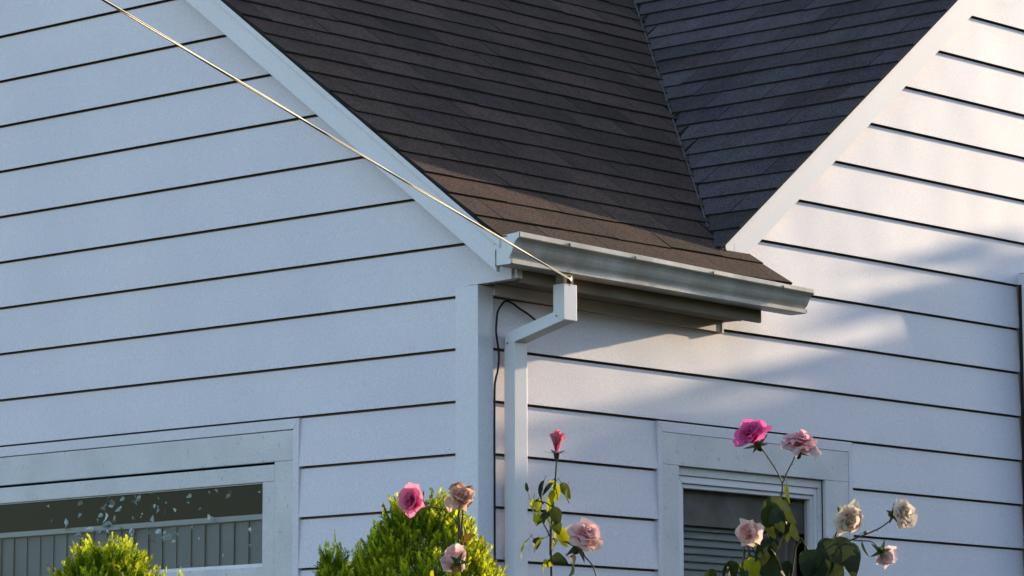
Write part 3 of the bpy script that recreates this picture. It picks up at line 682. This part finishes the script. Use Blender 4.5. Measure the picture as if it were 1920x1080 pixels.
# ------------------------------------------------------------------ roses
PINK = [(0.85, 0.10, 0.32), (0.92, 0.34, 0.50)]
HOT = [(0.80, 0.07, 0.33), (0.84, 0.17, 0.45)]
PALE = [(0.86, 0.40, 0.50), (0.88, 0.64, 0.70)]
BLUSH = [(0.94, 0.44, 0.44), (0.97, 0.76, 0.70)]
CREAM = [(0.86, 0.60, 0.40), (0.93, 0.85, 0.70)]
TAN = [(0.68, 0.34, 0.17), (0.98, 0.70, 0.52)]
def bloom(root, c, axis, Rb, cols, seed, openness=1.0, npet=26, crumple=0.15, sep=True, label=None, sepcol='sepal', reflex=0.0):
    """layered rose: each petal a cupped, curled sheet; axis is where the flower looks"""
    rs = random.Random(seed); M3 = basis(axis, Vector((0.2, 0.1, 1)) if abs(Vector(axis).normalized().z) < .9 else Vector((1, 0, 0)), rs.uniform(0, 6))
    c = Vector(c)
    def place(v):                       # local: flower axis +x of basis
        return c + M3 @ Vector((v.z, v.x, v.y))
    b = MB(); ga = 2.39996
    for i in range(npet):
        f = i / (npet - 1)              # 0 centre .. 1 outside
        phi = i * ga + rs.uniform(-.25, .25)
        L = Rb * (0.75 + 0.45 * f) * rs.uniform(.9, 1.08)
        r0 = Rb * 0.05 * (0.3 + f)
        tilt0 = (-0.55 + 0.95 * f * openness); tilt1 = (-0.45 + (1.75 * openness + reflex) * f ** 1.2) + rs.uniform(-.12, .12)
        W = Rb * (0.42 + 0.30 * f); zb = -Rb * 0.25 * f
        rows = []; tns = []; n = 6; mseg = 6; x = r0; z = zb
        cr = crumple * (0.4 + f)
        for s in range(n + 1):
            t = s / n; th = tilt0 + (tilt1 - tilt0) * t ** 1.3
            if t > 0.8: th += 0.55 * f * openness          # curled lip
            if s: x += sin(th) * L / n; z += cos(th) * L / n
            wd = W * (0.35 + 0.65 * sin(pi * min(0.5 + 0.02, t * 0.62))) * (1 if t < .86 else 1 - (t - .86) * 2.2)
            row = []
            for q in range(mseg + 1):
                a = (q / mseg - .5) * 2; rad = max(abs(x), Rb * .12) * 1.25
                ang = a * wd / max(rad, Rb * .33)
                cup = 0.10 * Rb * a * a * (1 - f * .5)
                px = x * cos(ang) + (-cup) ; py = rad * sin(ang)
                pz = z - (a * a) * Rb * 0.10 * t
                v = Vector((px * cos(phi) - py * sin(phi), px * sin(phi) + py * cos(phi), pz))
                nq = v / Rb * 2.6 + Vector((seed * 3.1, i * 1.7, 0))
                nn = Vector([mnoise.noise(nq + Vector((0, 0, 31.7 * e))) for e in range(3)])
                v += nn * Rb * cr * (0.25 + t)
                row.append(place(v))
            rows.append(row)
            k = min(1, 0.15 + 0.95 * t * (0.35 + .65 * f)); k = max(0, min(1, k + rs.uniform(-.1, .1)))
            br = rs.uniform(.92, 1.05)
            tns.append(tuple((cols[0][j] * (1 - k) + cols[1][j] * k) * br for j in range(3)))
        b.grid(rows, 'petal', tints=tns)
    o = b.build('bloom', root, smooth=True, origin=c)
    if label: o['label'] = label
    if sep:
        s = MB()
        hip = [place(Vector((0, 0, -Rb * (0.25 + h)))) for h in (0.05, 0.2, 0.36, 0.45)]
        s.tube(hip, [Rb * .17, Rb * .16, Rb * .13, Rb * .06], sepcol, 8)
        for kx in range(5):
            ph = kx * 2 * pi / 5 + .3; rows = []
            for i in range(5):
                t = i / 4; rr_ = Rb * (.08 + .62 * t); zz = -Rb * (0.33 - 0.02 * t + .20 * t * t * (1 if sep == 'down' else -0.4)); wd = Rb * .15 * (1 - t) ** .8 + 0.0006
                d = Vector((cos(ph), sin(ph), 0)); e = Vector((-sin(ph), cos(ph), 0))
                rows.append([place(d * rr_ + e * wd + Vector((0, 0, zz))), place(d * rr_ + Vector((0, 0, zz - .01 * Rb))), place(d * rr_ - e * wd + Vector((0, 0, zz)))])
            s.grid(rows, sepcol)
        s.build('sepals', o, smooth=True, origin=c)
    return o
def stem(root, pts, r, key='stem', name='stem'):
    b = MB(); p = smooth_path(pts, 5); n = len(p); r0, r1 = r[0] * .75, r[1] * .8
    b.tube(p, [r0 + (r1 - r0) * i / (n - 1) for i in range(n)], key, 7)
    for i in range(4, n - 3, 5):         # thorns
        d = (p[i + 1] - p[i]).normalized(); s = d.orthogonal().normalized(); s.rotate(Matrix.Rotation(i * 1.9, 3, d))
        b.tube([p[i], p[i] + s * (r0 * 2.2 + .002) - d * .002], [r0 * .7, .0003], key, 4)
    return b.build(name, root, smooth=True, origin=p[0])
LR = random.Random(33)
def leaf(root, p, tip, W, roll=0.0, tn=(1, 1, 1), droop=0.3, fold=0.3, up=None, label=None, curl=0.0):
    W = W * 1.2
    p = Vector(p); tip = Vector(tip); d = tip - p; L = d.length
    M3 = basis(d, up or Vector((-0.5, -0.5, 0.8)), roll)
    b = MB(); b.grid([[p + M3 @ v for v in r] for r in leaf_pts(L, W, 9, droop, fold, curl, 0.05, LR)], 'roseleaf', tn)
    b.tube([p - d.normalized() * 0.02, p, p + d * .15], [.0008, .001, .0007], 'stemg', 5)
    o = b.build('leaf', root, smooth=True, origin=p)
    if label: o['label'] = label
    return o
DK = (0.75, 0.85, 0.9); SUNLIT = (10.0, 7.6, 0.7); GR = (1.15, 1.15, 0.85)  # the bright yellow tint gives chosen leaves their sun glow by colour
TOC = -FW                                      # towards the camera
def ax(r, u, t): return RT * r + UP * u + TOC * t

# bush between the shrub tops: bright pink bloom and a withered one
D = 10.15
rb1 = thing('rose_bush', at(868, 1090, D), 'rose with bright pink, withered tan and nodding pale blooms against the tallest arborvitae', 'rose bush', 'roses in front of the house')
base = at(868, 1090, D); base.z = 0
stem(rb1, [base, at(860, 1080, D), at(863, 1010, D), at(866, 985, D), at(868, 960, D), at(868, 945, D)], (.0045, .0022))
stem(rb1, [at(864, 985, D), at(848, 970, D), at(832, 956, D), at(815, 952, D), at(800, 950, D)], (.0022, .0018))
bloom(rb1, at(780, 942, D), ax(-.55, .22, .75), .058, PINK, 1, 0.85, 30, .10, label='bright pink open bloom')
bloom(rb1, at(862, 934, D), ax(.15, .35, .9), .050, TAN, 2, 0.85, 32, .34, label='withered tan bloom')
bloom(rb1, at(856, 1052, D - .05), ax(-.25, .1, -.8), .046, BLUSH, 3, 1.05, 22, .25, sep='down', label='pale pink bloom seen from behind')
leaf(rb1, at(866, 1015, D), at(886, 1000, D - .02), .020, .6, (3.2, 1.5, .5))
leaf(rb1, at(868, 1030, D), at(880, 985, D), .014, 1.2, (3.4, 1.6, .5))
leaf(rb1, at(846, 1062, D - .03), at(868, 1085, D - .03), .02, .4, SUNLIT); leaf(rb1, at(812, 1068, D), at(808, 1095, D), .018, .8, SUNLIT)

# bush beside the downspout: bud on a tall stem
D = 11.0
rb2 = thing('rose_bush', at(1036, 1090, D), 'rose with a tall pink bud standing in front of the downspout and yellowing leaves', 'rose bush', 'roses in front of the house')
base = at(1036, 1090, D); base.z = 0
stem(rb2, [base, at(1034, 1100, D), at(1032, 1040, D), at(1034, 985, D), at(1038, 940, D), at(1042, 890, D), at(1044, 850, D)], (.0058, .0030))
stem(rb2, [at(1031, 1005, D), at(1018, 980, D), at(1005, 955, D), at(995, 938, D), at(989, 920, D)], (.003, .0014))
stem(rb2, [at(1036, 950, D), at(1022, 942, D), at(1012, 940, D)], (.003, .002))
bloom(rb2, at(1044, 838, D), ax(.02, 1, .1), .058, [(0.82, 0.13, 0.28), (0.90, 0.40, 0.48)], 5, 0.40, 22, .14, label='pink half open bud')
b = MB(); p0 = at(989, 921, D); b.tube([p0, p0 + UP * .008 - RT * .001, p0 + UP * .02 - RT * .003, p0 + UP * .028 - RT * .005], [.003, .007, .0055, .0008], 'sepal', 8); b.build('bud', rb2, smooth=True, origin=p0)
stem(rb2, [at(1120, 1090, D), at(1112, 1062, D), at(1098, 1045, D), at(1094, 1035, D)], (.003, .003), 'stemg')
bloom(rb2, at(1090, 1016, D - .03), ax(.25, .45, .35), .077, BLUSH, 6, 0.95, 28, .14, sep='down', label='pale pink drooping bloom')
for (a, t, W, roll, tn) in (((1038, 905), (1012, 925), .022, .3, DK), ((1020, 900), (1004, 930), .02, .8, DK), ((1042, 905), (1046, 935), .020, .2, SUNLIT), ((1040, 918), (1030, 950), .024, .9, SUNLIT), ((1052, 905), (1068, 932), .024, .5, (1.6, 1.6, .8)),
                              ((1064, 915), (1060, 945), .016, 1.2, (2.2, 2.1, .7)), ((1010, 935), (1008, 955), .026, .4, SUNLIT), ((1036, 950), (1050, 985), .034, .2, GR), ((1030, 955), (1020, 985), .018, 1, (2.4, 2.4, .6)), ((1050, 990), (1068, 1022), .042, .3, SUNLIT),
                              ((1022, 1008), (992, 1025), .034, .5, SUNLIT), ((1000, 1010), (1012, 1030), .036, .1, DK), ((990, 1012), (964, 1042), .022, 1.1, SUNLIT), ((1034, 1052), (1062, 1048), .044, .2, DK), ((1066, 1045), (1092, 1075), .046, .4, DK), ((1000, 935), (994, 955), .014, .6, SUNLIT)):
    leaf(rb2, at(a[0], a[1], D + LR.uniform(-.05, .05)), at(t[0], t[1], D + LR.uniform(-.06, .04)), W, roll + LR.uniform(-.2, .2), tn, LR.uniform(.2, .6), LR.uniform(.2, .5))

for i in range(16):
    px, py = LR.choice(((1040, 900), (1034, 960), (1032, 1010), (1012, 965), (1002, 940), (1033, 1050), (1036, 980)))
    dx, dy = LR.uniform(-26, 26), LR.uniform(-6, 26); q = LR.uniform(-.06, .06)
    leaf(rb2, at(px + dx * .2, py, D + q), at(px + dx, py + dy, D + q * 1.5), LR.uniform(.014, .03), LR.uniform(-.9, .9), LR.choice((DK, GR, SUNLIT, SUNLIT, (2.4, 2.4, .7))), LR.uniform(.2, .7), LR.uniform(.2, .5))
# bush in front of the right window
D = 12.4
rb3 = thing('rose_bush', at(1430, 1095, D), 'large rose before the right window, blooms from hot pink to withered cream', 'rose bush', 'roses in front of the house')
base = at(1400, 1100, D); base.z = 0
stem(rb3, [base, at(1395, 1090, D), at(1410, 1055, D), at(1436, 1015, D), at(1455, 970, D), at(1466, 925, D), at(1467, 905, D)], (.0065, .0035))
stem(rb3, [at(1467, 907, D), at(1460, 890, D), at(1448, 870, D), at(1438, 855, D), at(1427, 840, D)], (.0033, .0028))
stem(rb3, [at(1467, 907, D), at(1476, 885, D), at(1486, 866, D), at(1490, 856, D)], (.0033, .0026))
bloom(rb3, at(1415, 824, D), ax(-.45, .75, .45), .077, HOT, 7, 1.0, 30, .16, label='hot pink open bloom')
bloom(rb3, at(1500, 838, D), ax(.1, .9, .35), .066, [(0.86, 0.30, 0.38), (0.82, 0.64, 0.62)], 8, 1.25, 24, .24, label='fading pale pink bloom with ragged petals')
bloom(rb3, at(1408, 1000, D - .15), ax(-.3, .1, .6), .060, [(0.93, 0.36, 0.36), (0.95, 0.74, 0.60)], 9, 0.9, 26, .22, label='salmon pink bloom with cream outer petals')
stem(rb3, [at(1420, 1045, D - .12), at(1412, 1030, D - .15), at(1408, 1015, D - .15)], (.003, .0025), 'stemg')
stem(rb3, [base, at(1480, 1110, D), at(1530, 1065, D), at(1555, 1030, D), at(1568, 1000, D), at(1576, 978, D)], (.006, .003))
bloom(rb3, at(1585, 970, D), ax(.35, -.2, .8), .064, CREAM, 10, 1.05, 34, .28, label='withered cream bloom before the window casing')
stem(rb3, [at(1540, 1050, D), at(1580, 1020, D), at(1618, 1004, D), at(1650, 990, D), at(1670, 975, D)], (.0045, .0028))
bloom(rb3, at(1682, 964, D), ax(.6, .1, .75), .060, CREAM, 11, 0.9, 34, .26, label='withered cream bloom at the far right')
stem(rb3, [at(1600, 1013, D), at(1615, 1014, D), at(1635, 1016, D), at(1648, 1030, D)], (.003, .0025), 'stemg')
bloom(rb3, at(1656, 1038, D), ax(.45, -.5, -.75), .062, [(0.90, 0.52, 0.50), (0.93, 0.82, 0.78)], 12, 0.8, 22, .2, sep='down', label='nodding pale bloom showing its green sepals')
for (a, t, W, roll, tn) in (((1462, 930), (1438, 985), .075, .1, GR), ((1440, 945), (1452, 1020), .055, .5, GR), ((1470, 935), (1480, 975), .02, 1.1, (.9, 1, 1.2)), ((1466, 960), (1492, 1025), .05, .2, DK), ((1484, 975), (1488, 1025), .04, .9, GR), ((1446, 1030), (1478, 1068), .085, .0, DK),
                              ((1430, 1040), (1450, 1080), .08, .3, GR), ((1475, 905), (1476, 945), .018, .9, (2.0, 2.0, .7)), ((1365, 1052), (1380, 1098), .055, .2, DK), ((1372, 1050), (1342, 1082), .02, 1.0, DK), ((1405, 1045), (1418, 1085), .05, .3, SUNLIT), ((1400, 1050), (1392, 1085), .04, .5, (2.8, 2.6, .4)),
                              ((1556, 1012), (1602, 1062), .095, .1, DK), ((1540, 1022), (1570, 1078), .085, .3, DK), ((1530, 1030), (1508, 1078), .08, .2, GR), ((1590, 1015), (1600, 1075), .06, .4, DK), ((1560, 1010), (1540, 1050), .06, .1, DK), ((1520, 1045), (1540, 1090), .09, .2, DK), ((1616, 1014), (1618, 1045), .012, .9, DK), ((1618, 1000), (1634, 995), .01, .5, GR), ((1460, 1060), (1490, 1095), .08, .1, DK), ((1425, 1000), (1420, 1040), .03, .4, SUNLIT)):
    leaf(rb3, at(a[0], a[1], D + LR.uniform(-.08, .05)), at(t[0], t[1], D + LR.uniform(-.12, .02)), W, roll + LR.uniform(-.2, .2), tn, LR.uniform(.15, .5), LR.uniform(.15, .4))

for i in range(34):
    px, py = LR.choice(((1420, 1040), (1440, 1010), (1400, 1070), (1560, 1040), (1530, 1060), (1585, 1025), (1480, 1080), (1455, 985), (1350, 1085), (1460, 960), (1510, 1085)))
    dx, dy = LR.uniform(-34, 34), LR.uniform(-5, 40); q = LR.uniform(-.12, .08)
    leaf(rb3, at(px + dx * .15, py, D + q), at(px + dx, py + dy, D + q * 1.6), LR.uniform(.025, .06), LR.uniform(-.9, .9), LR.choice((DK, DK, GR, GR, (.6, .65, .8), SUNLIT if px < 1450 and LR.random() < .4 else DK)), LR.uniform(.2, .7), LR.uniform(.2, .5))
# ------------------------------------------------------------------ trees beyond the frame: their shade lies on the wall and in the glass
def tree(pos, ctr, rad, nleaf, size, seed, label, hole=.55):
    rs = random.Random(seed); root = thing('shade_tree', (pos[0], pos[1], 0), label, 'tree')
    b = MB(); c = Vector(ctr)
    b.tube(smooth_path([(pos[0], pos[1], 0), (pos[0] + .1, pos[1], c.z * .35), (c.x, c.y, c.z - rad[2] * .4), (c.x, c.y, c.z + rad[2] * .7)], 4), [0.22 - 0.012 * i for i in range(13)], 'bark', 8)
    for i in range(16):
        a = rs.uniform(0, 6.28); e = rs.uniform(-.2, .9); d = Vector((cos(a) * cos(e) * rad[0], sin(a) * cos(e) * rad[1], sin(e) * rad[2])) * .8
        s = c - Vector((0, 0, rad[2] * .45)); b.tube([s, s + d * .5 + Vector((0, 0, .15)), s + d + Vector((0, 0, .3))], [.06, .035, .01], 'bark', 6)
    b.build('trunk', root, smooth=True, origin=(pos[0], pos[1], 0))
    b = MB()
    for i in range(nleaf):
        while True:
            v = Vector((rs.uniform(-1, 1), rs.uniform(-1, 1), rs.uniform(-1, 1)))
            if v.length < 1: break
        cl = mnoise.noise(v * 2.3 + Vector((seed, 0, 0)))
        if v.length > hole and cl < -0.12: continue
        v *= 1 + .12 * cl
        p = c + Vector((v.x * rad[0], v.y * rad[1], v.z * rad[2]))
        M3 = basis((rs.uniform(-1, 1), rs.uniform(-1, 1), rs.uniform(-.8, .5)), Vector((0, 0, 1)), rs.uniform(-2, 2))
        L = size * rs.uniform(.7, 1.3); k = rs.uniform(.6, 1.3)
        b.face([p, p + M3 @ Vector((L * .5, L * .3, 0)), p + M3 @ Vector((L, 0, -.05 * L)), p + M3 @ Vector((L * .5, -L * .3, 0))], 'treeleaf', (k, k, k))
    b.build('crown', root, origin=(pos[0], pos[1], 0))
tree((12.2, -.6), (12.0, -.42, 3.93), (1.5, 1.5, 2.0), 16000, .15, 5, 'leafy tree to the right of the house whose shade falls on the long wall', .93)
tree((12.6, -2.9), (12.5, -2.45, 3.3), (1.2, .8, 1.65), 5000, .13, 6, 'small leafy tree standing in front of the larger one beyond the right wing')

def sky_screen(x0, x1, y0, y1, h, n, seed, label):  # leafy mass added out of view to block low sky light
    rs = random.Random(seed); root = thing('hedge', ((x0 + x1) / 2, (y0 + y1) / 2, 0), label, 'hedge')
    b = MB(); b.box(x0 + .5, x1 - .5, y0 + .5, y1 - .5, 0, h - .6, 'treeleaf', (.6, .6, .6))
    for i in range(n):
        x, y, z = rs.uniform(x0, x1), rs.uniform(y0, y1), rs.uniform(0, h)
        c = rs.random()
        if c < .35: y = rs.choice((y0, y1)) + rs.uniform(-.3, .3)
        elif c < .7: x = rs.choice((x0, x1)) + rs.uniform(-.3, .3)
        else: z = h + rs.uniform(-.6, .5) * (1 + mnoise.noise(Vector((x * .4, y * .4, seed))))
        M3 = basis((rs.uniform(-1, 1), rs.uniform(-1, 1), rs.uniform(-.8, .5)), Vector((0, 0, 1)), rs.uniform(-2, 2)); p = Vector((x, y, z)); L = .5; k = rs.uniform(.6, 1.3)
        b.face([p, p + M3 @ Vector((L * .5, L * .3, 0)), p + M3 @ Vector((L, 0, 0)), p + M3 @ Vector((L * .5, -L * .3, 0))], 'treeleaf', (k, k, k))
    b.build('foliage', root)
sky_screen(-15, 44, -25, -21, 7.5, 8000, 3, 'tall dark hedge across the garden behind the viewer')
sky_screen(46, 50, -26, 20, 9.5, 7000, 5, 'long dark hedge far off to the right, under the low sun')
sky_screen(-34, -31, -16, 26, 5.0, 6000, 4, 'tall dark hedge along the far left side of the garden')
